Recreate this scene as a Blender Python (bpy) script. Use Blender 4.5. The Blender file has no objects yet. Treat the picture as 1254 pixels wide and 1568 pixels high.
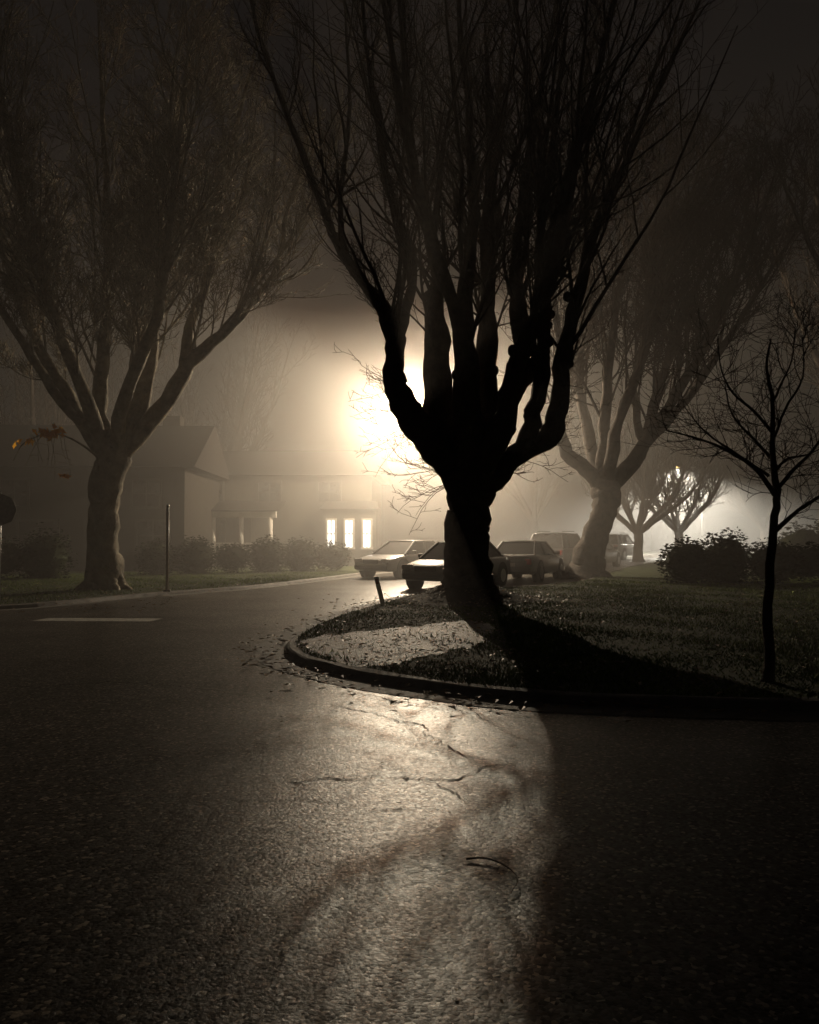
import bpy, bmesh, math, random
import numpy as np
from mathutils import Vector, Matrix, noise
from mathutils.geometry import tessellate_polygon

scene = bpy.context.scene
COL = scene.collection
R = math.radians

# ------------------------------------------------------------------ helpers
def new_mat(name):
    m = bpy.data.materials.new(name); m.use_nodes = True
    nt = m.node_tree
    for n in list(nt.nodes): nt.nodes.remove(n)
    out = nt.nodes.new('ShaderNodeOutputMaterial')
    return m, nt, out

def N(nt, t, **kw):
    n = nt.nodes.new(t)
    for k, v in kw.items():
        if k in n.inputs.keys(): n.inputs[k].default_value = v
        else: setattr(n, k, v)
    return n

def ramp(nt, fac, stops):
    r = nt.nodes.new('ShaderNodeValToRGB')
    els = r.color_ramp.elements
    while len(els) < len(stops): els.new(0.5)
    for e, (p, c) in zip(els, stops):
        e.position = p
        e.color = (c[0], c[1], c[2], 1) if hasattr(c, '__len__') else (c, c, c, 1)
    nt.links.new(fac, r.inputs['Fac'])
    return r.outputs['Color']

def noisy_mat(name, c1, c2, scale=4.0, rough=0.8, bump=0.4, bscale=30.0, bdist=0.02, spec=0.4, metallic=0.0, detail=6):
    m, nt, out = new_mat(name)
    L = nt.links
    tc = nt.nodes.new('ShaderNodeTexCoord')
    n1 = N(nt, 'ShaderNodeTexNoise', Scale=scale, Detail=detail, Roughness=0.6)
    L.new(tc.outputs['Object'], n1.inputs['Vector'])
    col = ramp(nt, n1.outputs['Fac'], [(0.3, c1), (0.7, c2)])
    b = N(nt, 'ShaderNodeBsdfPrincipled', Roughness=rough, Metallic=metallic)
    b.inputs['Specular IOR Level'].default_value = spec
    L.new(col, b.inputs['Base Color'])
    if bump > 0:
        n2 = N(nt, 'ShaderNodeTexNoise', Scale=bscale, Detail=6.0, Roughness=0.65)
        L.new(tc.outputs['Object'], n2.inputs['Vector'])
        bp = N(nt, 'ShaderNodeBump', Strength=bump, Distance=bdist)
        L.new(n2.outputs['Fac'], bp.inputs['Height'])
        L.new(bp.outputs['Normal'], b.inputs['Normal'])
    L.new(b.outputs[0], out.inputs['Surface'])
    return m

def emis_mat(name, col, s):
    m, nt, out = new_mat(name)
    tc = nt.nodes.new('ShaderNodeTexCoord')
    n1 = N(nt, 'ShaderNodeTexNoise', Scale=2.5, Detail=2.0)
    nt.links.new(tc.outputs['Object'], n1.inputs['Vector'])
    mm = N(nt, 'ShaderNodeMath', operation='MULTIPLY_ADD'); mm.inputs[1].default_value = s*0.8; mm.inputs[2].default_value = s*0.6
    nt.links.new(n1.outputs['Fac'], mm.inputs[0])
    e = N(nt, 'ShaderNodeEmission'); e.inputs['Color'].default_value = (*col, 1)
    nt.links.new(mm.outputs[0], e.inputs['Strength'])
    nt.links.new(e.outputs[0], out.inputs['Surface'])
    return m

def mesh_obj(name, verts, faces, mats, parent=None, smooth=False, midx=None, loc=None):
    me = bpy.data.meshes.new(name)
    me.from_pydata(verts, [], faces)
    for m in (mats if isinstance(mats, (list, tuple)) else [mats]): me.materials.append(m)
    if midx is not None: me.polygons.foreach_set('material_index', midx)
    if smooth: me.polygons.foreach_set('use_smooth', [True]*len(me.polygons))
    me.update()
    o = bpy.data.objects.new(name, me); COL.objects.link(o)
    if parent: o.parent = parent
    if loc: o.location = loc
    return o

def empty(name, loc=(0,0,0), rotz=0):
    e = bpy.data.objects.new(name, None); COL.objects.link(e)
    e.location = loc; e.rotation_euler = (0,0,rotz); e.empty_display_size = 0.3
    return e

def box(name, c, s, mat, parent=None, bevel=0.0, rot=None):
    bm = bmesh.new(); bmesh.ops.create_cube(bm, size=1.0)
    bmesh.ops.scale(bm, vec=s, verts=bm.verts)
    if bevel > 0: bmesh.ops.bevel(bm, geom=bm.edges[:], offset=bevel, segments=2, affect='EDGES', profile=0.5)
    me = bpy.data.meshes.new(name); bm.to_mesh(me); bm.free(); me.materials.append(mat)
    o = bpy.data.objects.new(name, me); COL.objects.link(o)
    if parent: o.parent = parent
    o.location = c
    if rot: o.rotation_euler = rot
    return o

def cyl(name, c, r, h, mat, parent=None, r2=None, seg=20, rot=None):
    bm = bmesh.new(); bmesh.ops.create_cone(bm, cap_ends=True, segments=seg, radius1=r, radius2=r if r2 is None else r2, depth=h)
    me = bpy.data.meshes.new(name); bm.to_mesh(me); bm.free(); me.materials.append(mat)
    for p in me.polygons: p.use_smooth = len(p.vertices) == 4
    o = bpy.data.objects.new(name, me); COL.objects.link(o)
    if parent: o.parent = parent
    o.location = c
    if rot: o.rotation_euler = rot
    return o

def smooth_path(pts, n=8):
    P = [Vector((p[0], p[1])) for p in pts]; out = []
    for i in range(len(P)-1):
        p0 = P[max(i-1,0)]; p1 = P[i]; p2 = P[i+1]; p3 = P[min(i+2,len(P)-1)]
        for k in range(n):
            t = k/n
            out.append(0.5*((2*p1)+(p2-p0)*t+(2*p0-5*p1+4*p2-p3)*t*t+(3*p1-p0-3*p2+p3)*t**3))
    out.append(P[-1]); return out

def offset_path(path, off):
    res = []
    for i, p in enumerate(path):
        a = path[max(i-1,0)]; b = path[min(i+1,len(path)-1)]
        t = (b-a).normalized(); nrm = Vector((-t.y, t.x))
        res.append(p + nrm*off)
    return res

def in_poly(px, py, poly):
    inside = np.zeros(len(px), bool); n = len(poly); j = n-1
    for i in range(n):
        xi, yi = poly[i]; xj, yj = poly[j]
        if yi != yj:
            c = ((yi > py) != (yj > py)) & (px < (xj-xi)*(py-yi)/(yj-yi)+xi)
            inside ^= c
        j = i
    return inside

# ------------------------------------------------------------------ materials
bark = noisy_mat('bark', (0.03,0.023,0.017), (0.11,0.085,0.065), scale=5, rough=0.85, bump=0.9, bscale=14, bdist=0.05, spec=0.25)
bark_mottled_lit = noisy_mat('bark_mottled', (0.04,0.034,0.022), (0.36,0.31,0.22), scale=2.6, rough=0.8, bump=0.9, bscale=10, bdist=0.06, spec=0.25)  # mottled bark; pale tone raised to stand in for lamplight on the trunk
concrete = noisy_mat('concrete', (0.06,0.055,0.048), (0.19,0.175,0.15), scale=4, rough=0.7, bump=0.9, bscale=60, bdist=0.012, spec=0.4)
pebble_m = noisy_mat('exposed_aggregate', (0.012,0.011,0.008), (0.16,0.145,0.11), scale=13, rough=0.6, bump=1.0, bscale=22, bdist=0.09, spec=0.4)
lawn_m = noisy_mat('lawn', (0.016,0.024,0.007), (0.045,0.058,0.018), scale=1.3, rough=0.9, bump=1.0, bscale=40, bdist=0.03, spec=0.2)
soil_m = noisy_mat('soil', (0.02,0.018,0.01), (0.045,0.04,0.022), scale=2, rough=0.95, bump=0.8, bscale=25, bdist=0.03, spec=0.2)
grass_m = noisy_mat('grass_blades', (0.05,0.10,0.010), (0.16,0.21,0.022), scale=1.2, rough=0.7, bump=0, spec=0.1)
leaf_m = noisy_mat('fallen_leaf', (0.10,0.06,0.025), (0.34,0.24,0.11), scale=9, rough=0.55, bump=0, spec=0.5)
orange_leaf = noisy_mat('orange_leaf', (0.8,0.34,0.04), (0.95,0.55,0.08), scale=9, rough=0.6, bump=0)
_b=[n for n in orange_leaf.node_tree.nodes if n.type=='BSDF_PRINCIPLED'][0]
_t=orange_leaf.node_tree.nodes.new('ShaderNodeBsdfTranslucent'); _t.inputs['Color'].default_value=(1,.5,.04,1)
_mx=orange_leaf.node_tree.nodes.new('ShaderNodeMixShader'); _mx.inputs[0].default_value=.6
_o=[n for n in orange_leaf.node_tree.nodes if n.type=='OUTPUT_MATERIAL'][0]
orange_leaf.node_tree.links.new(_b.outputs[0],_mx.inputs[1]); orange_leaf.node_tree.links.new(_t.outputs[0],_mx.inputs[2]); orange_leaf.node_tree.links.new(_mx.outputs[0],_o.inputs['Surface'])
hedge_m = noisy_mat('hedge_leaf', (0.010,0.016,0.006), (0.03,0.038,0.015), scale=5, rough=0.8, bump=0, spec=.1)
siding = noisy_mat('siding_beige', (0.035,0.032,0.026), (0.055,0.05,0.041), scale=1.5, rough=0.9, bump=0.2, spec=.1)
siding_d = noisy_mat('siding_brown', (0.018,0.015,0.012), (0.03,0.026,0.021), scale=1.5, rough=0.9, bump=0.2, spec=.1)
roof_m = noisy_mat('roof_shingle', (0.012,0.010,0.009), (0.025,0.022,0.02), scale=8, rough=0.95, bump=0.7, bscale=20, spec=.05)
trim_m = noisy_mat('white_trim', (0.25,0.235,0.21), (0.36,0.34,0.30), scale=3, rough=0.5, bump=0.1)
trim_d = noisy_mat('brown_trim', (0.03,0.027,0.023), (0.05,0.045,0.04), scale=3, rough=0.6, bump=0.1)
glass_d = noisy_mat('dark_glass', (0.015,0.016,0.018), (0.03,0.03,0.03), scale=1, rough=0.08, bump=0, spec=0.8)
metal_m = noisy_mat('galvanised_metal', (0.28,0.28,0.28), (0.42,0.42,0.4), scale=12, rough=0.45, bump=0.1, metallic=0.7)
paint_post = noisy_mat('post_paint', (0.7,0.67,0.6), (0.85,0.82,0.75), scale=8, rough=0.5, bump=0.1)
tyre_m = noisy_mat('rubber', (0.012,0.012,0.012), (0.025,0.025,0.025), scale=20, rough=0.8, bump=0.2)
hub_m = noisy_mat('wheel_alloy', (0.3,0.3,0.3), (0.4,0.4,0.4), scale=10, rough=0.3, bump=0, metallic=0.8)
lens_m = noisy_mat('headlight_lens', (0.6,0.6,0.6), (0.75,0.75,0.75), scale=20, rough=0.1, bump=0)
red_lens = noisy_mat('tail_lens', (0.25,0.01,0.01), (0.35,0.02,0.02), scale=20, rough=0.15, bump=0)
line_m = noisy_mat('road_paint', (0.35,0.34,0.3), (0.75,0.73,0.66), scale=9, rough=0.55, bump=0.5, bscale=70, bdist=0.006)
tar_m = noisy_mat('crack_fill', (0.010,0.009,0.008), (0.03,0.026,0.021), scale=14, rough=0.7, bump=1.0, bscale=50, bdist=0.01, spec=.25)
win_lit = emis_mat('lit_window', (1.0,0.93,0.8), 3.2)
win_dim = emis_mat('lit_window_dim', (1.0,0.8,0.55), 0.4)
lamp_lens = emis_mat('lamp_lens', (1.0,0.50,0.15), 60.0)

def car_paint(name, c):
    m = noisy_mat(name, tuple(x*0.9 for x in c), c, scale=2, rough=0.28, bump=0, spec=0.6)
    b = [n for n in m.node_tree.nodes if n.type == 'BSDF_PRINCIPLED'][0]
    b.inputs['Coat Weight'].default_value = 0.6; b.inputs['Coat Roughness'].default_value = 0.12
    return m

def asphalt():
    m, nt, out = new_mat('asphalt'); L = nt.links
    tc = nt.nodes.new('ShaderNodeTexCoord'); co = tc.outputs['Object']
    nb = N(nt, 'ShaderNodeTexNoise', Scale=0.5, Detail=6.0, Roughness=0.62); L.new(co, nb.inputs['Vector'])
    base = ramp(nt, nb.outputs['Fac'], [(0.3,(0.024,0.0205,0.016)),(0.7,(0.054,0.046,0.036))])
    vo = N(nt, 'ShaderNodeTexVoronoi', Scale=50.0); L.new(co, vo.inputs['Vector'])
    vsp = nt.nodes.new('ShaderNodeSeparateColor'); L.new(vo.outputs['Color'], vsp.inputs[0])
    stone = ramp(nt, vsp.outputs[0], [(0.1,0.25),(0.6,1.1),(0.9,2.0),(0.97,9.0)])
    mx = N(nt, 'ShaderNodeMixRGB', blend_type='MULTIPLY', Fac=1.0)
    L.new(base, mx.inputs[1]); L.new(stone, mx.inputs[2])
    nf = N(nt, 'ShaderNodeTexNoise', Scale=80.0, Detail=4.0, Roughness=0.75); L.new(co, nf.inputs['Vector'])
    h1 = N(nt, 'ShaderNodeMath', operation='MULTIPLY'); L.new(vo.outputs['Distance'], h1.inputs[0]); h1.inputs[1].default_value = -0.6
    h2 = N(nt, 'ShaderNodeMath', operation='ADD'); L.new(h1.outputs[0], h2.inputs[0]); L.new(nf.outputs['Fac'], h2.inputs[1])
    bp = N(nt, 'ShaderNodeBump', Strength=0.7, Distance=0.0034); L.new(h2.outputs[0], bp.inputs['Height'])
    nl = N(nt, 'ShaderNodeTexNoise', Scale=5.0, Detail=5.0, Roughness=.6); L.new(co, nl.inputs['Vector'])
    bp2 = N(nt, 'ShaderNodeBump', Strength=0.3, Distance=0.014); L.new(nl.outputs['Fac'], bp2.inputs['Height'])
    L.new(bp2.outputs[0], bp.inputs['Normal'])
    sp1 = ramp(nt, vsp.outputs[1], [(0.2,0.05),(0.7,0.24),(0.95,0.55)])
    sp2 = ramp(nt, nb.outputs['Fac'], [(0.35,0.45),(0.65,1.0)])
    sp = N(nt, 'ShaderNodeMixRGB', blend_type='MULTIPLY', Fac=1.0); L.new(sp1, sp.inputs[1]); L.new(sp2, sp.inputs[2])
    b = N(nt, 'ShaderNodeBsdfPrincipled', Roughness=0.345)
    L.new(sp.outputs[0], b.inputs['Specular IOR Level'])
    L.new(mx.outputs[0], b.inputs['Base Color']); L.new(bp.outputs[0], b.inputs['Normal'])
    L.new(b.outputs[0], out.inputs['Surface'])
    return m
asphalt_m = asphalt()

# ------------------------------------------------------------------ ground, road, blocks
def sheet(name, x0, x1, y0, y1, z, mat):
    return mesh_obj(name, [(x0,y0,z),(x1,y0,z),(x1,y1,z),(x0,y1,z)], [(0,1,2,3)], mat)
sheet('ground', -260, 260, -120, 400, -0.01, soil_m)
sheet('road', -90, 90, -40, 130, 0.0, asphalt_m)

def cracks(name, lines, seed=2):
    r=random.Random(seed); V=[];F=[]
    for ln,w in lines:
        pts=[]
        for i in range(len(ln)-1):
            a=Vector(ln[i]);b=Vector(ln[i+1]); n=max(3,int((b-a).length/.03))
            for k in range(n):
                t=k/n; p=a.lerp(b,t); pts.append(p+Vector((noise.noise(Vector((p.x*3,p.y*3,1)))*.16+noise.noise(Vector((p.x*11,p.y*11,1)))*.06+r.gauss(0,.009),noise.noise(Vector((p.x*3,p.y*3,9)))*.16+noise.noise(Vector((p.x*11,p.y*11,9)))*.06+r.gauss(0,.009))))
        b0=len(V); m=len(pts)
        for i,p in enumerate(pts):
            t=(pts[min(i+1,m-1)]-pts[max(i-1,0)]).normalized(); nn=Vector((-t.y,t.x))
            ww=w*(.3+max(0,noise.noise(Vector((p.x*5,p.y*5,4)))+.1)*1.3+r.random()*.4)*min(1,i/6,(m-1-i)/6)
            V.append((p.x+nn.x*ww,p.y+nn.y*ww,.004)); V.append((p.x-nn.x*ww,p.y-nn.y*ww,.004))
        for i in range(m-1): F.append((b0+2*i,b0+2*i+1,b0+2*i+3,b0+2*i+2))
    return mesh_obj(name,V,F,tar_m)
cracks('road_cracks',[
 ([(-.9,5.6),(-.29,5.66),(-.08,5.7),(.08,5.55),(.28,5.6),(.5,5.95),(.85,6.1)],.011),
 ([(-1.6,5.25),(-.8,5.25),(-.3,5.0),(-.05,5.12),(.3,4.95)],.006),
 ([(-.9,8.2),(-.53,7.95),(.0,7.35),(.2,6.7),(.4,6.3),(.85,6.1)],.008),
 ([(.1,5.55),(.2,5.3),(.45,5.2),(.75,5.25)],.007),
 ([(-.6,8.8),(-.2,8.35),(.55,7.7),(1.0,7.3)],.008),
 ([(-5.2,9.2),(-4.2,9.0),(-3.2,9.4),(-2.2,9.0),(-1.4,8.4)],.009),
])

right_kerb = smooth_path([(60,3.5),(30,5.2),(14,6.7),(6,7.55),(2.8,7.9),(1.3,8.2),(0.4,8.7),(-0.75,9.75),(-1.55,11.1),(-1.8,12.6),(-1.7,14.6),(-1.25,17.2),(-0.6,19.8),(0.1,22.2),(1.7,24.2),(3.9,26.2),(6.0,29.5),(7.6,34),(12,45),(18,57),(27,72),(44,98)])
left_kerb = smooth_path([(46,112),(24,78),(15,63),(8,51.5),(3.2,44.5),(0.4,40.2),(-1.4,36.5),(-2.9,31.5),(-4.65,26.2),(-6.9,22.3),(-8.6,18.8),(-12,16.8),(-20,15.4),(-45,13.5)])
def kerb(name, path):
    prof = [(0.42,0.006),(0.02,0.003),(0.0,0.004),(-0.05,0.072),(-0.08,0.088),(-0.17,0.096),(-0.18,0.04)]
    rows = [offset_path(path, o) for o,_ in prof]
    V = []; F = []
    n = len(prof)
    for i in range(len(path)):
        for k,(o,z) in enumerate(prof):
            p = rows[k][i]; zz = z + (noise.noise(Vector((p.x*1.3,p.y*1.3,k)))*0.012 if k>1 else 0)
            jx = noise.noise(Vector((p.x*2.1,p.y*2.1,7)))*0.02
            V.append((p.x+jx,p.y+jx,zz))
    for i in range(len(path)-1):
        for k in range(n-1):
            a=i*n+k; F.append((a,a+1,a+n+1,a+n))
    return mesh_obj(name, V, F, concrete)
BZ=.085
def block(name, path, extra):
    top = offset_path(path, -0.15)
    poly = [(p.x,p.y) for p in top] + extra
    tri = tessellate_polygon([[Vector((x,y,0)) for x,y in poly]])
    return mesh_obj(name, [(x,y,BZ) for x,y in poly], [tuple(t) for t in tri], lawn_m), poly
kerb('kerb', right_kerb)
kerb('kerb', left_kerb)
_, rpoly = block('lawn', right_kerb, [(120,98),(120,3.5)])
_, lpoly = block('lawn', left_kerb, [(-90,13.5),(-90,200),(46,200)])

def pave(name, poly2, z, mat):
    tri = tessellate_polygon([[Vector((x,y,0)) for x,y in poly2]])
    return mesh_obj(name, [(x,y,z) for x,y in poly2], [tuple(t) for t in tri], mat)
corner = [(p.x,p.y) for p in smooth_path([(-1.56,12.3),(-1.3,13.0),(-0.6,13.5),(0.3,14.6),(1.0,15.1),(1.4,14.2),(1.15,12.8),(0.9,11.8),(0.4,11.2),(-0.25,10.0),(-0.6,9.95),(-1.05,10.7),(-1.45,11.6),(-1.56,12.3)],10)][:-1]
corner=[(x+.2*noise.noise(Vector((x*4,y*4,0))),y+.4*noise.noise(Vector((x*4,y*4,5)))) for x,y in corner]
pave('sidewalk', corner, BZ+.005, pebble_m)
mesh_obj('road_marking', [(-7.1,16.05,0.004),(-4.85,15.95,0.004),(-4.75,16.5,0.004),(-7.0,16.62,0.004)], [(0,1,2,3)], line_m)

# grass blades
rs = np.random.RandomState(4)
def blades(name, poly, excl, xr, yr, n, ypow=1.0):
    x = rs.uniform(*xr, n); u = rs.uniform(0,1,n)**ypow; y = yr[0]+(yr[1]-yr[0])*u
    ok = in_poly(x,y,poly)
    for e in excl: ok &= (~in_poly(x,y,e)) | (rs.uniform(0,1,n)<.2*(1+np.sin(x*5+y*3)))
    ok &= (np.sin(x*1.9+1.3*np.sin(y*.9))*np.cos(y*1.45+x*.6) + rs.uniform(-.9,1.1,n)) > -.45
    x=x[ok]; y=y[ok]; n=len(x)
    a=rs.uniform(0,math.tau,n); h=rs.uniform(0.025,0.075,n)*(0.8+0.4*np.sin(x*1.7+y)*np.cos(y*1.1)); w=rs.uniform(0.006,0.012,n)
    lx=rs.normal(0,0.03,n); ly=rs.normal(0,0.03,n)
    z0=BZ-.002
    V=np.empty((n,3,3)); V[:,0]=np.stack([x-np.cos(a)*w,y-np.sin(a)*w,np.full(n,z0)],1)
    V[:,1]=np.stack([x+np.cos(a)*w,y+np.sin(a)*w,np.full(n,z0)],1)
    V[:,2]=np.stack([x+lx,y+ly,z0+h],1)
    F=np.arange(n*3).reshape(-1,3)
    mesh_obj(name, V.reshape(-1,3).tolist(), F.tolist(), grass_m)
blades('grass', rpoly, [corner], (-2.2,17), (7.6,31), 230000, 1.5)
blades('grass', lpoly, [], (-15,0), (15,36), 70000, 1.2)

def leaves(name, n, gen, mat, smin=0.025, smax=0.06, seed=7):
    V=[];F=[]
    rnd=random.Random(seed)
    for i in range(n):
        x,y,z=gen(rnd); s=rnd.uniform(smin,smax); a=rnd.uniform(0,math.tau)
        ca,sa=math.cos(a),math.sin(a); t=rnd.uniform(-.4,.4); b=len(V)
        for (u,v,w) in [(-1,0,0),(-.2,.6,.3),(1,0,.15),(-.1,-.6,.35)]:
            V.append((x+s*(u*ca-v*sa), y+s*(u*sa+v*ca), z+s*(w+abs(t)*0.4*u+.4)))
        F += [(b,b+1,b+2),(b,b+2,b+3)]
    return mesh_obj(name,V,F,mat)
def gen_leaf(r):
    m=r.random()
    if m<0.40:
        a=r.uniform(0,math.tau); d=abs(r.gauss(0,1.3))+0.5
        x=1.35+d*math.cos(a); y=19.8+d*1.2*math.sin(a)
    elif m<0.55:
        x=r.gauss(0,.9); y=r.uniform(9.5,15.5)
    elif m<0.85:
        x=r.uniform(-1.5,9); y=r.uniform(8.4,22)
    else:
        p=r.choice(right_kerb[30:110]); x=p.x+r.gauss(-.25,.25); y=p.y+r.gauss(-.2,.25)
    z=BZ+.01 if in_poly(np.array([x]),np.array([y]),rpoly)[0] else 0.01
    rr=math.hypot(x-1.35,y-20)/1.75
    if rr<1: z=BZ+.42*(math.cos(rr*math.pi)*.5+.5)+.04
    return x,y,z
leaves('fallen_leaves',2300,gen_leaf,leaf_m)
def gen_leaf2(r): return r.gauss(0.3,2.2), r.uniform(2.5,16), 0.004
leaves('fallen_leaves',300,gen_leaf2,leaf_m,0.006,0.018)
def gen_leaf3(r): return r.uniform(-14,-5), r.uniform(16,27), 0.10
leaves('fallen_leaves',500,gen_leaf3,leaf_m)
TW=[(.28,4.25,.008),(.38,4.24,.014),(.46,4.16,.010),(.50,4.04,.012),(.49,3.93,.02),(.45,3.84,.012)]

V=[];F=[];nr=14;na=40
for i in range(nr+1):
    rr=i/nr
    for k in range(na):
        a=math.tau*k/na; rad=rr*(1.75+0.25*math.sin(a*3+1)); x=rad*math.cos(a); y=rad*1.1*math.sin(a)
        z=0.42*(math.cos(rr*math.pi)*.5+.5)+0.09*noise.noise(Vector((x*2.3,y*2.3,3)))*(1-rr)
        V.append((x,y,z-0.01*(rr>=1)))
for i in range(nr):
    for k in range(na):
        F.append((i*na+k,i*na+(k+1)%na,(i+1)*na+(k+1)%na,(i+1)*na+k))
mesh_obj('earth_mound',V,F,soil_m,smooth=True,loc=(1.35,20.0,BZ))

# ------------------------------------------------------------------ trees
class Tree:
    def __init__(s, seed, dens=1.0, minr=0.0055, fine=True):
        s.V=[]; s.F=[]; s.r=random.Random(seed); s.dens=dens; s.minr=minr; s.fine=fine
    def tube(s, pts, rad, knob=0.0):
        r0=max(rad); n=18 if r0>.3 else 12 if r0>.12 else 6 if r0>.04 else 4 if r0>.015 else 3
        base=len(s.V); m=len(pts); ref=Vector((0.13,1,0.21)).normalized(); off=s.r.uniform(0,50)
        for i,p in enumerate(pts):
            t=(pts[min(i+1,m-1)]-pts[max(i-1,0)]).normalized()
            u=t.cross(ref)
            if u.length<1e-3: u=t.cross(Vector((1,0,0)))
            u.normalize(); v=t.cross(u)
            for k in range(n):
                a=math.tau*k/n; q=u*math.cos(a)+v*math.sin(a); rr=rad[i]
                if knob and n>=10:
                    rr*=1+knob*noise.noise(Vector((p.x*1.1+q.x*.9+off,p.y+q.y*.9,p.z*1.5)))+knob*.6*noise.noise(Vector((q.x*2.4,q.y*2.4,p.z*3.1+off)))
                w=p+q*rr; s.V.append((w.x,w.y,w.z))
        for i in range(m-1):
            for k in range(n):
                a=base+i*n+k; b=base+i*n+(k+1)%n; s.F.append((a,b,b+n,a+n))
        s.F.append(tuple(base+(m-1)*n+k for k in range(n)))
    def rdir(s, d, ang):
        r=s.r; q=Vector((r.gauss(0,1),r.gauss(0,1),r.gauss(0,1))); q-=d*q.dot(d)
        if q.length<1e-3: q=Vector((1,0,0))
        q.normalize(); return (d*math.cos(ang)+q*math.sin(ang)).normalized()
    def grow(s, p, d, L, r0, lvl, up=0.12, wob=0.10):
        nseg={1:11,2:7,3:4,4:3}[lvl]; r=s.r; pts=[p.copy()]; dirs=[d.copy()]; step=L/nseg
        for i in range(nseg):
            d=(d+Vector((r.gauss(0,wob),r.gauss(0,wob),r.gauss(0,wob)+up))).normalized()
            pts.append(pts[-1]+d*step); dirs.append(d)
        r1=max(s.minr*.8,r0*0.22); rad=[r0+(r1-r0)*(i/nseg)**.9 for i in range(nseg+1)]
        s.tube(pts,rad)
        s.kids(pts,dirs,rad,L,lvl,up,wob)
    def kids(s, pts, dirs, rad, L, lvl, up, wob, t0=0.15):
        if lvl>=4 or (lvl==3 and not s.fine): return
        r=s.r; base={0:13,1:9,2:5,3:2}[lvl]; nk=int(base*s.dens*r.uniform(.75,1.25)+.5); m=len(pts)-1
        for k in range(nk):
            t=t0+(1-t0)*((k+r.random())/nk)*.97; i=min(int(t*m),m-1); f=t*m-i
            p=pts[i].lerp(pts[i+1],f); dd=dirs[min(i+1,m)]
            ang=R(r.uniform(24,60)) if lvl else R(r.uniform(20,55))
            nd=s.rdir(dd,ang)
            if nd.z<-.15: nd.z*=-.3; nd.normalize()
            l=L*r.uniform(.28,.5)*(1.15-.55*t)
            if lvl==0: l=r.uniform(1.4,3.8)
            l=max(l,0.25)
            rr=max(s.minr, min((rad[i]*(1-f)+rad[i+1]*f)*.6, l*0.013+.003))
            s.grow(p,nd,l,rr,lvl+1,up if lvl else .13,wob*1.1)
    def limb(s, P, knob=.25, kids=True, n=4, t0=.3, rs=1.0):
        pts=[];rad=[]
        for i in range(len(P)-1):
            p0,p1,p2,p3=[Vector(P[j][:3]) for j in (max(i-1,0),i,i+1,min(i+2,len(P)-1))]
            for k in range(n):
                t=k/n
                pts.append(0.5*((2*p1)+(p2-p0)*t+(2*p0-5*p1+4*p2-p3)*t*t+(3*p1-p0-3*p2+p3)*t**3))
                rad.append((P[i][3]*(1-t)+P[i+1][3]*t)*rs)
        pts.append(Vector(P[-1][:3])); rad.append(P[-1][3]*rs)
        m=len(pts); L=sum((pts[i+1]-pts[i]).length for i in range(m-1))
        for i in range(1,m-1):
            w=min(rad[i]*.35,.05); pts[i]=pts[i]+Vector((s.r.gauss(0,w*.5),s.r.gauss(0,w*.5),0))
        s.tube(pts,rad,knob)
        if kids:
            dirs=[(pts[min(i+1,m-1)]-pts[max(i-1,0)]).normalized() for i in range(m)]
            s.kids(pts,dirs,rad,L,0,.08,.09,t0)
        return pts
    def shoots(s, pts, z0, z1, n, cx=0, cy=0, Lr=(5,9), rr=(.03,.065), fan=.28):
        c=[p for p in pts if z0<=p.z<=z1]
        if not c: return
        for k in range(n):
            p=s.r.choice(c)
            d=Vector(((p.x-cx)*fan*.35+s.r.gauss(0,.22),(p.y-cy)*fan*.35+s.r.gauss(0,.25),1)).normalized()
            s.grow(p,d,s.r.uniform(*Lr),s.r.uniform(*rr),1,.05,.065)
    def root_flare(s, r, h, n=7):
        for k in range(n):
            a=math.tau*k/n+s.r.uniform(-.3,.3); c,q=math.cos(a),math.sin(a)
            s.limb([(c*r*.45,q*r*.45,h,r*.32),(c*r*.7,q*r*.7,h*.45,r*.32),(c*r*1.1,q*r*1.1,h*.1,r*.28),(c*r*1.7,q*r*1.7,-.15,r*.16)],knob=.2,kids=False)
    def build(s, name, loc, mat, parent=None):
        return mesh_obj(name,s.V,s.F,mat,smooth=True,loc=loc,parent=parent)

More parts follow.
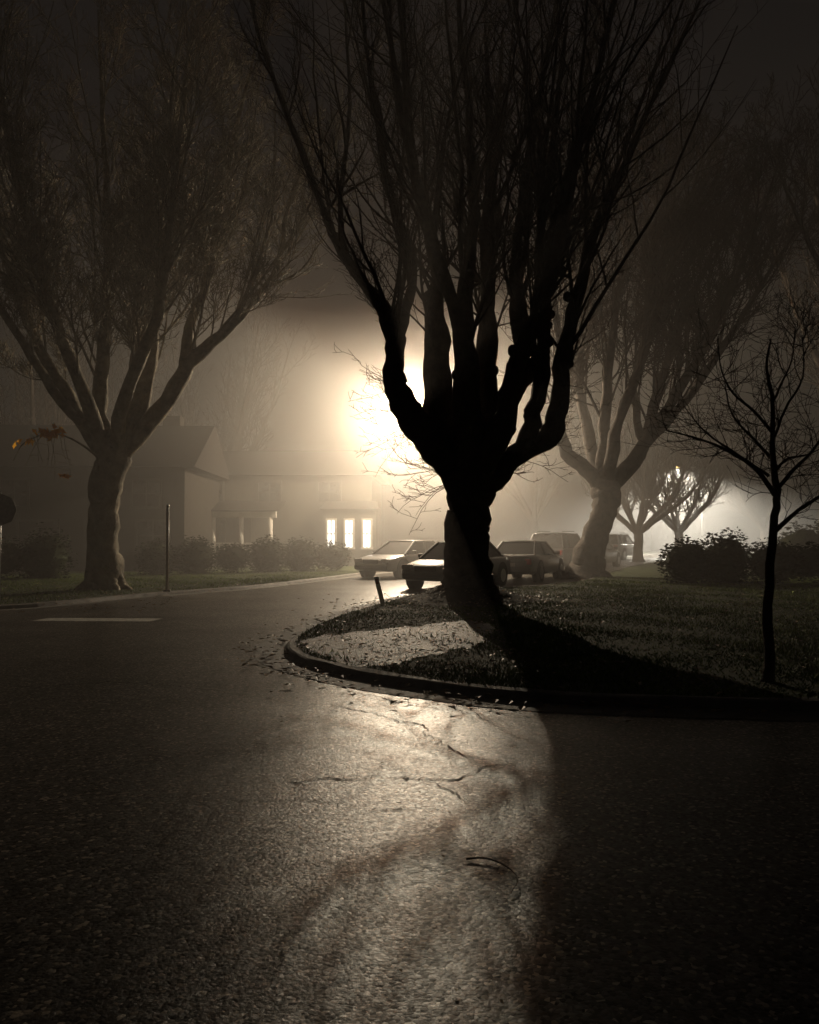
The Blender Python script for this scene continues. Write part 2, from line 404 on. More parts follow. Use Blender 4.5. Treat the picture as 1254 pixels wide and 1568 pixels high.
# --- the big pollarded tree
T=Tree(11,.9,minr=.006)
T.limb([(0,0,-.1,.74),(0,0,.35,.63),(0,0,.9,.53),(-.0,0,1.5,.48),(.02,0,2.1,.49),(.05,0,2.5,.56),(.1,0,2.9,.6),(.1,0,3.2,.44)],knob=.22,kids=False,n=5)
T.root_flare(.62,.75,8)
limbs=[
 [(-.02,0,2.4,.4),(-.38,-.1,3.0,.33),(-.74,-.1,3.5,.31),(-1.18,-.1,4.05,.30),(-1.58,-.1,4.75,.28),(-1.74,0,5.4,.26),(-1.73,0,6.1,.23),(-1.95,.1,6.8,.16),(-2.45,.1,7.5,.13),(-3.07,.2,8.5,.10),(-3.5,.2,9.6,.085),(-4.2,.3,11.4,.065),(-5.0,.3,13.7,.045),(-5.5,.3,16,.03)],
 [(-1.7,0,5.9,.18),(-1.45,.3,6.9,.14),(-1.23,.4,8.05,.11),(-1.76,.5,9.6,.09),(-2.07,.5,11.4,.07),(-2.4,.4,13.4,.05),(-2.6,.4,16,.03)],
 [(0,.1,2.7,.36),(-.36,.3,3.7,.34),(-.64,.4,4.5,.34),(-.70,.4,5.6,.32),(-.74,.4,6.8,.22),(-.69,.3,8.05,.13),(-1.15,.2,9.9,.10),(-1.38,.2,11.9,.07),(-1.5,.2,14.5,.04)],
 [(0,-.1,2.7,.4),(.02,-.4,3.9,.34),(-.1,-.6,5.2,.28),(-.12,-.7,6.8,.18),(.08,-.8,8.8,.12),(0,-.8,11.1,.08),(-.2,-.8,13.4,.055),(-.3,-.8,16,.03)],
 [(.1,0,2.7,.42),(.38,.1,3.6,.36),(.77,.1,4.37,.32),(1.15,.1,5.13,.28),(1.3,0,6.2,.2),(1.15,0,7.6,.15),(1.35,0,9.6,.11),(1.76,.1,11.9,.07),(2.2,.1,14.5,.04)],
 [(.25,0,2.6,.36),(.92,0,3.25,.27),(1.53,0,3.6,.25),(1.99,.1,3.95,.26),(2.19,.1,4.67,.24),(2.3,0,5.75,.18),(2.6,0,7.1,.14),(2.95,0,8.5,.11),(3.75,0,10.3,.08),(4.67,0,12.3,.055),(5.6,0,14.3,.03)],
 [(.1,.2,2.8,.36),(.45,.9,4.1,.3),(.5,1.5,5.4,.24),(.65,1.8,7.0,.17),(.8,2.1,9.4,.11),(1.0,2.5,12.5,.06),(1.2,2.8,15.5,.03)],
 [(.2,-.1,2.8,.35),(.7,-.8,4.0,.28),(1.0,-1.3,5.2,.22),(1.6,-1.6,6.8,.16),(2.1,-1.8,9.0,.11),(2.8,-2.2,12,.06),(3.3,-2.5,15,.03)],
 [(.1,-.1,3.0,.3),(-.05,-1.0,4.4,.22),(-.25,-1.6,6.0,.17),(-1.0,-2.0,8.2,.12),(-1.6,-2.4,11,.07),(-2.2,-2.7,14.5,.03)],
 [(1.1,.1,5.0,.22),(1.75,.2,5.7,.18),(1.9,.3,6.9,.14),(2.0,.3,8.6,.11),(2.6,.4,10.8,.07),(3.2,.5,14,.035)],
 [(.6,.1,4.1,.26),(.45,.2,5.2,.24),(.55,.3,6.6,.18),(.45,.3,8.4,.13),(.6,.4,10.8,.08),(.5,.5,14,.035)],
 [(1.3,0,3.5,.22),(1.55,-.2,4.4,.2),(1.75,-.3,5.6,.17),(1.6,-.4,7.4,.13),(1.9,-.5,10,.08),(2.3,-.6,13.5,.035)],
]
for P in limbs:
    pts=T.limb(P,knob=.5,t0=.42)
    T.shoots(pts,5.0,9.5,4,rr=(.035,.075))
    for k in range(6):
        c=[p for p in pts if 3.6<p.z<7.4]
        if c:
            p=T.r.choice(c); d=Vector((T.r.gauss(0,1),T.r.gauss(0,1),T.r.gauss(0,.4))).normalized(); q=T.r.uniform(.08,.15)
            if -1.8<p.x<-.1 and p.z<6.4: continue
            T.tube([p,p+d*q*1.2,p+d*q*2.0,p+d*q*2.4,p+d*q*2.5],[q*1.1,q,q*.95,q*.6,q*.1])
for k in range(46):
    side=-1 if k%3 else 1
    z=T.r.uniform(2.7,5.2); x=(-.25-(z-2.7)*.55) if side<0 else (.5+(z-2.7)*.7)
    d=Vector((side,T.r.gauss(0,.5),T.r.uniform(-.35,.35))).normalized()
    T.grow(Vector((x,T.r.gauss(0,.15),z)),d,T.r.uniform(.7,1.9),.013,2,T.r.uniform(-.06,.10),.17)
T.build('bare_tree',(1.35,20,0.1),bark)

# --- left tree
T=Tree(23,1.15,minr=.0095)
T.limb([(-.02,0,-.1,.62),(0,0,.4,.53),(-.05,0,1.2,.43),(0,0,2.2,.40),(.05,0,3.2,.46),(.2,0,3.9,.55),(.25,0,4.3,.3)],knob=.3,kids=False,n=5)
T.root_flare(.5,.6,7)
LL=[
 [(.1,0,3.6,.35),(-.6,0,4.6,.26),(-1.3,.1,5.8,.22),(-2.0,.2,6.9,.18),(-2.7,.3,8.5,.14),(-3.6,.4,11,.1),(-4.3,.4,14.5,.05)],
 [(0,0,3.7,.36),(-.25,.2,5.0,.28),(-.28,.3,6.5,.24),(-.1,.3,9.4,.16),(-.3,.4,13,.09),(-.5,.4,17,.04)],
 [(.3,0,3.8,.38),(.85,0,4.9,.32),(1.2,0,6.4,.28),(1.3,.1,8.5,.2),(1.4,.1,11.3,.13),(2.0,.1,14.0,.08),(2.6,.1,17,.04)],
 [(.4,0,3.8,.36),(1.5,-.1,5.0,.3),(2.4,-.2,6.4,.28),(3.3,-.2,7.2,.18),(4.1,-.2,8.0,.14),(4.9,-.2,9.2,.11),(5.2,-.3,10.8,.08),(5.8,-.3,12.6,.05)],
 [(2.3,-.2,6.2,.24),(2.4,-.2,7.4,.18),(2.9,-.1,8.9,.15),(3.3,0,11.5,.1),(3.8,.1,14,.07),(4.4,.1,16.5,.03)],
 [(0,-.1,3.7,.3),(-.3,-.9,5.4,.24),(-.9,-1.5,7.4,.18),(-1.5,-2,10,.12),(-2.2,-2.4,14,.05)],
 [(.2,.1,3.7,.3),(.6,1.0,5.6,.24),(.5,1.7,8,.17),(.9,2.2,11.5,.1),(1.3,2.6,16,.04)],
 [(.3,-.1,3.7,.3),(.8,-1.0,5.2,.24),(1.9,-1.6,7.4,.17),(2.4,-2,10.5,.11),(3.0,-2.4,15,.04)],
 [(-.2,0,4.3,.24),(-1.2,-.2,5.3,.17),(-2.3,-.3,7.0,.14),(-3.5,-.4,8.8,.11),(-4.6,-.5,10.6,.08),(-5.4,-.5,13,.05)],
]
for P in LL:
    pts=T.limb(P,knob=.22,t0=.3,rs=.8); T.shoots(pts,5.5,10.5,5,Lr=(4,8),fan=.35)
tl=T.build('bare_tree',(-8.67,24.3,0.1),bark_mottled_lit)
V=[];F=[];rnd=random.Random(3)
def leafc(cx,cy,cz,n,sp):
    for i in range(n):
        x,y,z=rnd.gauss(cx,sp),rnd.gauss(cy,sp*.5),rnd.gauss(cz,sp*.4); s=rnd.uniform(.07,.13); b=len(V)
        # blades hang roughly upright, facing every way round
        q=Matrix.Rotation(rnd.uniform(-1.0,1.3),3,'Z')@Matrix.Rotation(rnd.uniform(1.1,2.0),3,'X')@Matrix.Rotation(rnd.uniform(0,6.28),3,'Z')
        for u,v in [(-1,0),(-.3,.35),(-.2,.7),(.2,.35),(1,0),(.2,-.35),(-.2,-.7),(-.3,-.35)]:
            w=q@Vector((u*s,v*s,0)); V.append((x+w.x,y+w.y,z+w.z))
        F.append(tuple(range(b,b+8)))
leafc(-.9,-1.6,4.25,46,.19); leafc(-.5,-1.6,3.1,9,.06); leafc(-1.6,-1.6,4.0,8,.1)
mesh_obj('autumn_leaves_part',V,F,orange_leaf,parent=tl)
T=Tree(77,.8)
T.limb([(0,-.2,3.6,.05),(-.4,-1.0,4.05,.03),(-.9,-1.5,4.25,.02),(-1.6,-1.6,4.0,.012),(-1.9,-1.6,3.5,.008)],kids=False)
for k in range(8): T.grow(Vector((-.6-.12*k,-1.5,4.2)),Vector((T.r.gauss(0,.3),0,-1)).normalized(),T.r.uniform(.6,1.3),.009,3,-.15,.12)
T.build('hanging_twigs',(0,0,0),bark_mottled_lit,parent=tl)

# --- leaning tree
T=Tree(31,1.1,minr=.0115)
T.limb([(-.05,0,-.1,.85),(.05,0,.4,.66),(.3,0,1.2,.5),(.7,0,2.4,.46),(.78,0,3.2,.56),(.8,0,3.7,.5),(.8,0,4.1,.3)],knob=.25,kids=False,n=5)
T.root_flare(.6,.6,7)
LT=[
 [(.7,0,3.3,.4),(0,0,4.0,.33),(-.66,0,4.6,.29),(-1,.1,5.9,.24),(-.86,.2,7.8,.18),(-1.1,.2,10.5,.13),(-1.3,.2,14,.07),(-1.5,.2,17,.03)],
 [(.75,0,3.4,.4),(.74,.1,4.6,.33),(.86,.2,6.9,.24),(1.35,.3,10.5,.15),(2.1,.4,14.2,.08),(2.6,.4,17.5,.03)],
 [(.8,0,3.3,.42),(1.7,0,4.1,.33),(2.3,0,5.1,.28),(2.8,.1,6.9,.22),(3.8,.2,9.8,.15),(5.3,.3,13,.08),(6.5,.3,15.6,.03)],
 [(1.9,0,4.5,.24),(2.9,-.2,5.6,.2),(4.0,-.3,6.9,.18),(5.2,-.4,8.7,.14),(6.6,-.5,11,.09),(8.2,-.5,13.4,.04)],
 [(.8,-.1,3.4,.33),(.9,-1,5.2,.26),(1.6,-1.8,7.6,.18),(2.6,-2.4,11,.11),(3.6,-3,15,.04)],
 [(.8,.1,3.4,.33),(.4,1.2,5.4,.26),(.2,2.0,8.0,.18),(.5,2.6,12,.1),(.7,3,16,.04)],
 [(1.5,0,4.0,.28),(2.4,-1.2,5.6,.22),(3.6,-2.0,7.8,.17),(5.0,-2.6,11,.1),(6.2,-3,14.5,.04)],
 [(2.2,0,5.0,.2),(2.0,.5,7,.17),(2.6,.8,9.8,.13),(3.4,1.0,13,.08),(4.2,1.2,16.5,.03)],
]
for P in LT:
    pts=T.limb(P,knob=.3,t0=.38,rs=.85); T.shoots(pts,5.5,10.5,7,cx=.8,Lr=(5,8.5),fan=.3)
T.build('bare_tree',(6.6,32,0.1),bark)

# --- young tree on the lawn, right foreground
T=Tree(5,.8,minr=.0028)
T.limb([(0,0,-.05,.085),(.03,0,.15,.058),(.04,0,.8,.05),(.1,0,1.6,.044),(.14,0,2.0,.038),(.1,0,2.46,.028),(.12,.02,2.9,.022),(.05,0,3.3,.015),(.1,0,3.6,.008)],knob=.1,kids=False)
def small(P,nk=12):
    T.limb(P,kids=False); m=len(P)
    pts=[Vector(p[:3]) for p in P]
    for k in range(nk):
        i=T.r.randrange(0,m-1); f=T.r.random(); p=pts[i].lerp(pts[i+1],f)
        d=T.rdir((pts[i+1]-pts[i]).normalized(),R(T.r.uniform(30,75)))
        T.grow(p,d,T.r.uniform(.25,.7),.0065,2,.05,.15)
small([(.12,0,1.95,.03),(-.1,-.05,2.22,.022),(-.4,-.1,2.4,.016),(-.68,-.1,2.52,.011),(-1.05,-.1,2.62,.006)])
small([(.1,0,1.55,.03),(.28,0,1.72,.024),(.5,.05,1.86,.02),(.78,.05,2.05,.014),(1.0,.1,2.3,.009),(1.2,.1,2.7,.005)])
small([(.14,0,2.0,.026),(.27,-.1,2.2,.02),(.45,-.15,2.4,.015),(.65,-.2,2.75,.01),(.75,-.2,3.15,.005)])
small([(.11,0,2.6,.02),(-.05,.1,2.85,.015),(-.25,.15,3.05,.011),(-.35,.2,3.3,.008),(-.4,.2,3.7,.004)])
small([(.1,0,2.9,.016),(.25,.1,3.15,.012),(.38,.15,3.4,.008),(.45,.2,3.8,.004)])
small([(.12,0,2.3,.02),(.0,.3,2.6,.015),(-.1,.6,2.9,.01),(-.1,.8,3.3,.005)])
small([(.06,0,2.15,.018),(-.2,.2,2.4,.013),(-.5,.3,2.65,.009),(-.7,.4,2.95,.004)])
small([(.12,0,2.2,.018),(.35,.2,2.35,.013),(.6,.3,2.4,.009),(.95,.4,2.55,.004)])
small([(.1,0,2.5,.018),(.1,-.3,2.8,.013),(.2,-.5,3.1,.009),(.15,-.6,3.5,.004)])
T.build('young_tree',(3.72,8.95,0.08),bark)

T=Tree(9,.5,minr=.002)
T.limb([(x,y,z,.0055-.0006*i) for i,(x,y,z) in enumerate(TW)],kids=False)
T.build('fallen_twig',(0,0,0),bark)

# --- generic street trees further off (shared meshes)
def fan_tree(seed,h,spread,trunk):
    T=Tree(seed,.9,minr=.014,fine=False)
    T.limb([(0,0,-.1,trunk*1.4),(0,0,.4,trunk),(.05,0,h*.2,trunk*.9),(.05,0,h*.27,trunk)],knob=.2,kids=False)
    n=9
    for k in range(n):
        a=math.tau*k/n+T.r.uniform(-.3,.3); c,q=math.cos(a),math.sin(a); sp=spread*T.r.uniform(.45,1)
        pts=T.limb([(0,0,h*.22,trunk*.6),(c*sp*.25,q*sp*.25,h*.36,trunk*.45),(c*sp*.55,q*sp*.55,h*.52,trunk*.33),(c*sp*.8,q*sp*.8,h*.75,trunk*.18),(c*sp,q*sp,h,trunk*.06)],knob=.15,t0=.25)
        T.shoots(pts,h*.35,h*.6,2,Lr=(h*.25,h*.4),rr=(.03,.06))
    return T.build('bare_tree',(0,0,0),bark)
A=fan_tree(41,13,6,.42); A.location=(-20,46,0)
B=fan_tree(42,7.2,5.2,.3); B.location=(14.2,53,0.1)
def inst(o,loc,rz,s):
    c=o.copy(); COL.objects.link(c); c.location=loc; c.rotation_euler=(0,0,rz); c.scale=(s,s,s); return c
inst(B,(19.0,60,.1),2.1,1.05); inst(B,(30,72,.1),4.0,1.15); inst(B,(33,96,.1),1.0,1.2)
inst(A,(-26,34,0),3.0,1.15); inst(A,(12,82,0),4.4,1.0)
inst(A,(26,44,0),2.2,1.1); inst(A,(-14,60,0),5.2,1.2); inst(A,(44,70,0),.7,1.2); inst(A,(17.5,25,0.1),3.6,1.15)
inst(A,(20,34,0.1),.9,1.25)

# hedges / shrubs
def shrub(name, ells, n, loc=(0,0,0), leafs=.07):
    V=[];F=[];r=random.Random(len(name)+n)
    tot=sum(e[3]*e[4]*e[5] for e in ells)
    for (cx,cy,cz,ax,ay,az) in ells:
        m=int(n*ax*ay*az/tot)
        for i in range(m):
            v=Vector((r.gauss(0,1),r.gauss(0,1),r.gauss(0,1))).normalized()
            rad=r.uniform(.55,1.0)*(1+.28*noise.noise(v*2.2+Vector((cx,cy,0)))+.15*noise.noise(v*6))
            p=Vector((cx+v.x*ax*rad,cy+v.y*ay*rad,max(.02,cz+v.z*az*rad))); s=r.uniform(.5,1.2)*leafs; b=len(V)
            q=Matrix.Rotation(r.uniform(0,6.28),3,'Z')@Matrix.Rotation(r.uniform(-1.4,1.4),3,'X')
            for u,w in [(-1,0),(0,.55),(1,0),(0,-.55)]:
                k=q@Vector((u*s,w*s,0)); V.append((p.x+k.x,p.y+k.y,p.z+k.z))
            F.append((b,b+1,b+2,b+3))
        bm=bmesh.new(); bmesh.ops.create_icosphere(bm,subdivisions=2,radius=1); b=len(V)
        for vv in bm.verts:
            f=.72*(1+.25*noise.noise(vv.co*2)); V.append((cx+vv.co.x*ax*f,cy+vv.co.y*ay*f,max(0,cz+vv.co.z*az*f)))
        for ff in bm.faces: F.append(tuple(b+x.index for x in ff.verts))
        bm.free()
    return mesh_obj(name,V,F,hedge_m,loc=loc)
shrub('hedge',[(8.8+i*1.35,27+.12*i+.3*math.sin(i*2.1),.65,.95,.8,.85+.22*math.sin(i*1.7)) for i in range(11)],26000,(0,0,.1))
shrub('hedge',[(17+i*1.6,37+.5*i,.9,1.3,1.1,1.25+.3*math.sin(i*1.3)) for i in range(8)],12000,(0,0,.1),.1)
shrub('hedge',[(-9.8+i*1.3,33.2+i*.75,.6,.9,.7,.8+.15*math.sin(i*2.3)) for i in range(6)],14000,(0,0,.1))
shrub('hedge',[(-22+i*1.5,29.5+.15*i,.7,1.1,.8,.95+.2*math.sin(i*2.3)) for i in range(7)],12000,(0,0,.1))

# ------------------------------------------------------------------ houses
def window(par,x,z,w,h,yf,glass,name='window',tm=None):
    e=empty(name,(x,yf,z)); e.parent=par; tm=tm or trim_d
    box('pane',(0,-.02,0),(w,.03,h),glass,e)
    for nm,c,s in [('frame_top',(0,-.05,h/2+.05),(w+.2,.1,.1)),('frame_sill',(0,-.07,-h/2-.05),(w+.26,.14,.1)),('frame_left',(-w/2-.05,-.048,0),(.1,.096,h)),('frame_right',(w/2+.05,-.048,0),(.1,.096,h)),('mullion',(0,-.045,0),(.05,.03,h)),('meeting_rail',(0,-.05,0),(w,.026,.05))]:
        box(nm,c,s,tm,e)
def gable_roof(par,w,d,h,ev,rise,mat,along='x'):
    hw,hd=w/2+ev,d/2+ev
    q=[(-hw,-hd,0),(hw,-hd,0),(hw,hd,0),(-hw,hd,0),(-hw,0,rise),(hw,0,rise)]; f=[(0,1,5,4),(3,4,5,2),(0,4,3),(1,2,5),(0,3,2,1)]
    mesh_obj('roof',[(x,y,z+h) for x,y,z in q],f,mat,par)
def siding_wall(par,w,d,h,mat):
    box('walls',(0,0,h/2),(w,d,h),mat,par)
    n=int(h/.2)
    V=[];F=[]
    for i in range(n):
        z=i*.2; b=len(V)
        V+=[(-w/2-.004,-d/2-.025,z),(w/2+.004,-d/2-.025,z),(w/2+.004,-d/2-.004,z+.2),(-w/2-.004,-d/2-.004,z+.2)]
        F.append((b,b+1,b+2,b+3))
    mesh_obj('clapboards',V,F,mat,par)
H=empty('house',(-15.2,40,0.1),R(2))
siding_wall(H,11.0,8,4.4,siding_d); gable_roof(H,11.0,8,4.4,.5,2.3,roof_m,'x')
box('chimney',(3.9,.6,6.4),(.8,.8,1.6),siding_d,H)
for x in (-4.3,-1.6,3.9): window(H,x,3.3,1.1,1.1,-4.03,glass_d)
window(H,-3.0,1.5,1.3,1.0,-4.03,win_dim); window(H,-.6,1.5,1.6,1.2,-4.03,glass_d); window(H,4.2,1.5,1.3,1.2,-4.03,glass_d)
box('door',(1.8,-4.06,1.1),(.95,.1,2.1),trim_d,H)
H=empty('house',(-6.6,48,0.1),R(-2))
siding_wall(H,9.6,8,4.6,siding); gable_roof(H,9.6,8,4.6,.45,1.7,roof_m,'x')
pf=-4.0
box('porch_floor',(-2.2,pf-1.0,.2),(4.6,1.95,.4),concrete,H)
box('porch_beam',(-2.2,pf-1.75,2.55),(4.8,.25,.3),trim_m,H)
mesh_obj('porch_roof',[(-4.8,pf-2.2,2.75),(.4,pf-2.2,2.75),(.4,pf-.03,3.3),(-4.8,pf-.03,3.3),(-4.8,pf-2.2,2.71),(.4,pf-2.2,2.71)],[(0,1,2,3),(4,5,1,0)],roof_m,H)
for x in (-4.3,-2.95,-1.55,-.1):
    cyl('porch_column',(x,pf-1.75,1.4),.12,2.0,trim_m,H); box('column_base',(x,pf-1.75,.47),(.34,.34,.14),trim_m,H)
for k in range(16): box('baluster',(-4.2+k*.26,pf-1.75,.8),(.04,.04,.6),trim_m,H)
box('handrail',(-2.2,pf-1.75,1.13),(4.2,.09,.06),trim_m,H)
box('door',(-1.9,pf-.05,1.4),(.95,.08,2.05),siding_d,H)
window(H,-3.4,1.7,1.1,1.2,pf-.03,glass_d)
for x in (-3.5,-.5,2.6): window(H,x,3.75,1.1,1.0,pf-.03,glass_d)
box('bay',(3.75,pf-.55,1.4),(2.7,1.0,2.8),siding,H)
mesh_obj('bay_roof',[(2.25,pf-1.2,2.85),(5.25,pf-1.2,2.85),(5.05,pf-.03,3.3),(2.45,pf-.03,3.3)],[(0,1,2,3)],roof_m,H)
for x in (2.85,3.75,4.65): window(H,x,1.6,.34,1.35,pf-1.08,win_lit,tm=trim_m)
H=empty('house',(31,83,0.1),R(20))
siding_wall(H,12,8,3.2,siding); gable_roof(H,12,8,3.2,.5,2.2,roof_m,'x')
for x in (-4.5,-2.2,1.0,4.0): window(H,x,1.6,1.3,1.3,-4.03,glass_d)

# ------------------------------------------------------------------ cars
def car(name,loc,rz,paint,kind='sedan'):
    E=empty(name,loc,rz)
    suv=kind=='suv'; L=4.6; W=.9 if not suv else .94; belt=.92 if not suv else 1.08; roof=1.44 if not suv else 1.74
    if suv: S=[(-2.3,.80,.80,.45),(-2.25,1.02,.88,.34),(-2.1,1.08,.93,.30),(-1.4,1.09,.95,.28),(-.4,1.08,.95,.27),(.6,1.06,.95,.27),(1.0,1.05,.95,.27),(1.6,1.0,.94,.28),(2.0,.95,.91,.30),(2.22,.84,.84,.34),(2.3,.62,.74,.42)]
    else: S=[(-2.3,.72,.74,.42),(-2.24,.90,.82,.32),(-2.0,.97,.87,.28),(-1.4,.96,.90,.25),(-.4,.93,.91,.24),(.6,.91,.91,.24),(1.0,.90,.91,.24),(1.6,.84,.90,.25),(2.0,.77,.87,.27),(2.22,.68,.80,.30),(2.3,.52,.70,.38)]
    V=[];F=[];n=12
    for x,zt,w,zb in S:
        h=zt-zb
        ring=[(w*.86,zb),(w*.98,zb+h*.12),(w,zb+h*.4),(w*1.0,zb+h*.68),(w*.94,zb+h*.92),(w*.8,zt)]
        V+=[(x,y,z) for y,z in ring]+[(x,-y,z) for y,z in reversed(ring)]
    for i in range(len(S)-1):
        for k in range(n):
            a=i*n+k;b=i*n+(k+1)%n; F.append((a,b,b+n,a+n))
    F.append(tuple(range(n))); F.append(tuple(range((len(S)-1)*n,len(S)*n))[::-1])
    o=mesh_obj('body',V,F,paint,E,smooth=True)
    md=o.modifiers.new('bev','BEVEL'); md.width=.03; md.segments=2; md.limit_method='ANGLE'; md.angle_limit=R(35)
    if suv: b0,b1,t0,t1=-2.15,1.05,-1.85,.25
    else: b0,b1,t0,t1=-1.75,1.15,-1.0,.25
    wb,wt=W*.86,W*.66
    zb=belt-.03
    g=[(b0,-wb,zb),(b1,-wb,zb),(b1,wb,zb),(b0,wb,zb),(t0,-wt,roof-.05),(t1,-wt,roof-.05),(t1,wt,roof-.05),(t0,wt,roof-.05)]
    mesh_obj('windows',g,[(0,1,5,4),(1,2,6,5),(2,3,7,6),(3,0,4,7)],glass_d,E)
    def bar(nm,p,q,w,mat=paint):
        p=Vector(p);q=Vector(q);m=(p+q)/2;d=q-p
        o=box(nm,m,(w,w,d.length),mat,E,bevel=w*.2); o.rotation_euler=d.to_track_quat('Z','Y').to_euler(); return o
    for a,b in((0,4),(1,5),(2,6),(3,7)): bar('pillar',g[a],g[b],.075)
    for sgn in(-1,1):
        bar('b_pillar',(-.3,sgn*wb*.995,zb),(-.35,sgn*wt*1.0,roof-.05),.06)
        if suv: bar('d_pillar',(-1.35,sgn*wb*.995,zb),(-1.3,sgn*wt,roof-.05),.08)
    rv=[];rf=[];nx,ny=9,7
    for i in range(nx):
        for j in range(ny):
            u=i/(nx-1);v=j/(ny-1); x=t0-.04+(t1-t0+.08)*u; y=(-wt-.02)+(2*wt+.04)*v
            rv.append((x,y,roof-.05+.055*(1-(2*u-1)**2*.7)*(1-(2*v-1)**2*.8)))
    for i in range(nx-1):
        for j in range(ny-1):
            a=i*ny+j; rf.append((a,a+ny,a+ny+1,a+1))
    ro=mesh_obj('roof',rv,rf,paint,E,smooth=True); sm=ro.modifiers.new('s','SOLIDIFY'); sm.thickness=.05; sm.offset=-1
    if suv:
        for sgn in(-1,1): bar('roof_rail',(-1.6,sgn*wt*.9,roof+.05),(.1,sgn*wt*.9,roof+.05),.035,metal_m)
    wr=.33 if not suv else .37
    for x in(-1.38,1.4):
        for sgn in(-1,1):
            cyl('wheel_arch',(x,sgn*(W-.105),wr+.03),wr+.07,.24,tyre_m,E,rot=(R(90),0,0),seg=28)
            cyl('tyre',(x,sgn*(W-.09),wr),wr,.23,tyre_m,E,rot=(R(90),0,0),seg=28)
            cyl('wheel_rim',(x,sgn*(W-.085),wr),wr*.64,.235,hub_m,E,rot=(R(90),0,0),seg=18)
    zl=(belt-.22)
    for sgn in(-1,1):
        box('headlight',(2.2,sgn*.62,zl-.02),(.16,.34,.15),lens_m,E,bevel=.04,rot=(0,0,-sgn*.35))
        box('tail_light',(-2.24,sgn*.66,zl+.02),(.12,.28,.2),red_lens,E,bevel=.03,rot=(0,0,sgn*.3))
        box('mirror',(.75,sgn*(W+.04),belt+.06),(.12,.2,.14),paint,E,bevel=.04)
        box('door_handle',(-.15,sgn*(W+.01),belt-.12),(.2,.035,.03),hub_m,E,bevel=.01)
    box('grille',(2.27,0,zl-.06),(.07,.7,.16),tyre_m,E,bevel=.02)
    box('bumper_front',(2.26,0,.42),(.12,1.5,.16),tyre_m,E,bevel=.04)
    box('bumper_rear',(-2.27,0,.46),(.12,1.6,.18),paint,E,bevel=.04)
    box('licence_plate',(-2.33,0,.62),(.02,.5,.12),trim_m,E)
    return E
dark=car_paint('car_paint_dark',(0.03,0.032,0.035)); grey=car_paint('car_paint_grey',(0.05,0.05,0.053)); white=car_paint('car_paint_silver',(0.32,0.32,0.32)); blk=car_paint('car_paint_black',(0.02,0.02,0.022))
car('parked_car',(1.55,26.8,0),R(241),grey,'sedan')
car('parked_car',(-.15,33.6,0),R(235),white,'sedan')
car('parked_car',(4.3,31.2,0),R(66),grey,'sedan')
car('parked_car',(6.8,38.2,0),R(62),dark,'suv')
car('parked_car',(9.4,43.5,0),R(62),blk,'sedan')
car('parked_car',(14.0,57.5,0),R(58),white,'suv')

# ------------------------------------------------------------------ street lamps
def street_lamp(loc, dirang, power, warm, spill, H=7.55, reach=2.9, cutoff=None):
    E=empty('street_lamp',loc,dirang)
    cyl('pole_base',(0,0,.2),.17,.4,metal_m,E)
    cyl('pole',(0,0,H/2),.10,H,metal_m,E,r2=.06)
    T=Tree(1); T.tube([Vector((0,0,H-.6)),Vector((.35,0,H-.15)),Vector((1.0,0,H+.12)),Vector((1.9,0,H+.2)),Vector((reach-.3,0,H+.15))],[.045]*5)
    mesh_obj('arm',T.V,T.F,metal_m,E,smooth=True)
    V=[];F=[];nr=8;na=24
    for i in range(nr+1):
        th=math.pi/2*i/nr
        for k in range(na):
            a=math.tau*k/na; V.append((reach+.48*math.cos(a)*math.sin(th),.24*math.sin(a)*math.sin(th),H+.02+.2*math.cos(th)))
    for i in range(nr):
        for k in range(na): F.append((i*na+k,i*na+(k+1)%na,(i+1)*na+(k+1)%na,(i+1)*na+k))
    mesh_obj('head_shell',V,F,metal_m,E,smooth=True)
    V=[];F=[]
    for i in range(5):
        th=math.pi/2*i/4
        for k in range(na):
            a=math.tau*k/na; V.append((reach+.1+.2*math.cos(a)*math.sin(th),.17*math.sin(a)*math.sin(th),H+.03-.06*math.cos(th)))
    for i in range(4):
        for k in range(na): F.append((i*na+k,i*na+(k+1)%na,(i+1)*na+(k+1)%na,(i+1)*na+k))
    mesh_obj('refractor',V,F,lamp_lens,E,smooth=True)
    l=bpy.data.lights.new('lamp_light','SPOT' if cutoff else 'POINT'); l.energy=power; l.color=warm; l.shadow_soft_size=.05
    if cutoff: l.spot_size=R(cutoff); l.spot_blend=.5
    o=bpy.data.objects.new('lamp_light',l); COL.objects.link(o); o.parent=E; o.location=(reach+.1,0,H-.13)
    if spill>0:
        l=bpy.data.lights.new('lamp_spill','POINT'); l.energy=power*spill; l.color=(1,.44,.2); l.shadow_soft_size=.08  # extra light added under the head, stands in for glow scattered by fog
        o=bpy.data.objects.new('lamp_spill',l); COL.objects.link(o); o.parent=E; o.location=(reach+.1,0,H-.2)
    return E
street_lamp((2.3,42.6,.1),math.atan2(-2.5,-2.1),11000,(1.0,.87,.63),.24,H=7.5,reach=3.2)
street_lamp((24.2,70.5,.1),math.atan2(-2,-2.6),48000,(1,.88,.70),0,H=7.0,reach=3.2,cutoff=162)

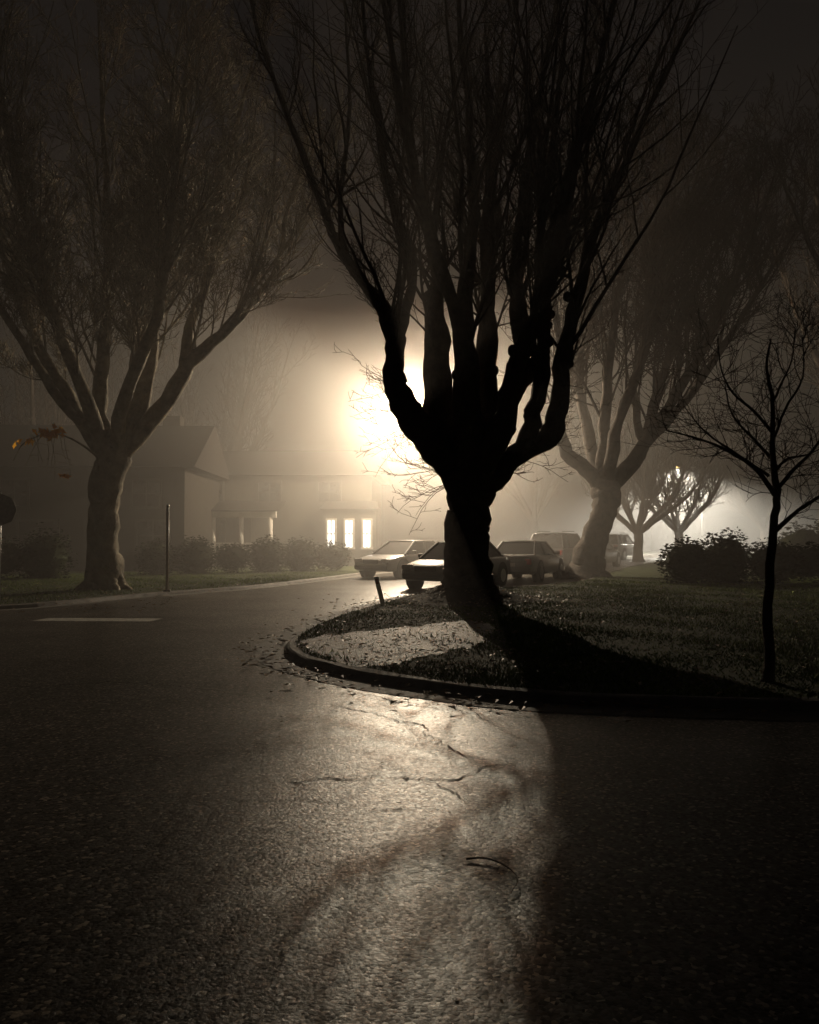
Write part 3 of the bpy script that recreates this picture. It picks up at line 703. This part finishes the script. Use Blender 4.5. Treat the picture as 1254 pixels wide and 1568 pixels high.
# ------------------------------------------------------------------ small street furniture
E=empty('sign_post',(-6.5,22.9,.1)); cyl('post',(0,0,1.15),.04,2.3,paint_post,E); cyl('cap',(0,0,2.31),.045,.04,metal_m,E); cyl('footing',(0,0,.03),.1,.06,concrete,E)
E=empty('stop_sign',(-9.42,19.6,.1),R(8)); cyl('post',(0,0,1.25),.03,2.5,metal_m,E)
cyl('sign_plate',(0,-.045,2.1),.36,.02,metal_m,E,seg=8,rot=(R(90),R(0),R(0))); cyl('sign_rim',(0,-.05,2.1),.385,.008,trim_m,E,seg=8,rot=(R(90),0,0))
E=empty('marker_post',(-.66,18.75,.1)); o=box('stake',(0,0,.3),(.1,.03,.62),paint_post,E,bevel=.006,rot=(0,R(-14),0)); box('reflector',(-.055,-.02,.5),(.07,.01,.12),red_lens,E,rot=(0,R(-14),0))

# ------------------------------------------------------------------ fog + night sky
def fog_mat(name,d,g,c):
    m,nt,out=new_mat(name)
    vs=N(nt,'ShaderNodeVolumeScatter'); vs.inputs['Color'].default_value=(*c,1); vs.inputs['Density'].default_value=d; vs.inputs['Anisotropy'].default_value=g
    nt.links.new(vs.outputs[0],out.inputs['Volume']); return m
box('fog',(10,60,14),(200,190,34),fog_mat('fog_thin',.0045,.35,(.98,.92,.88)))
bm=bmesh.new(); bmesh.ops.create_icosphere(bm,subdivisions=4,radius=1)
for v in bm.verts: v.co=Vector((v.co.x*72,v.co.y*37,max(-.5,v.co.z*21)))
me=bpy.data.meshes.new('fog_bank'); bm.to_mesh(me); bm.free(); me.materials.append(fog_mat('fog_dense',.027,.6,(.98,.94,.88)))
o=bpy.data.objects.new('fog_bank',me); COL.objects.link(o); o.location=(8,65,0)

w=bpy.data.worlds.new('World'); scene.world=w; w.use_nodes=True; nt=w.node_tree
for n in list(nt.nodes): nt.nodes.remove(n)
out=nt.nodes.new('ShaderNodeOutputWorld'); bg=nt.nodes.new('ShaderNodeBackground')
tc=nt.nodes.new('ShaderNodeTexCoord'); sp=nt.nodes.new('ShaderNodeSeparateXYZ'); nt.links.new(tc.outputs['Generated'],sp.inputs[0])
c=ramp(nt,sp.outputs['Z'],[(0.0,(1.0,.78,.64)),(.35,(.75,.64,.60)),(.8,(.4,.39,.44))])
nt.links.new(c,bg.inputs['Color']); bg.inputs['Strength'].default_value=.010
nt.links.new(bg.outputs[0],out.inputs['Surface'])

scene.view_settings.view_transform='Standard'; scene.view_settings.look='None'; scene.view_settings.exposure=0

# ------------------------------------------------------------------ camera
cd=bpy.data.cameras.new('camera'); cam=bpy.data.objects.new('camera',cd); COL.objects.link(cam)
cam.location=(0,0,1.6); cam.rotation_euler=(R(91.6),0,0)
cd.sensor_fit='VERTICAL'; cd.sensor_height=36; cd.lens=29.96; cd.clip_end=1500
scene.camera=cam
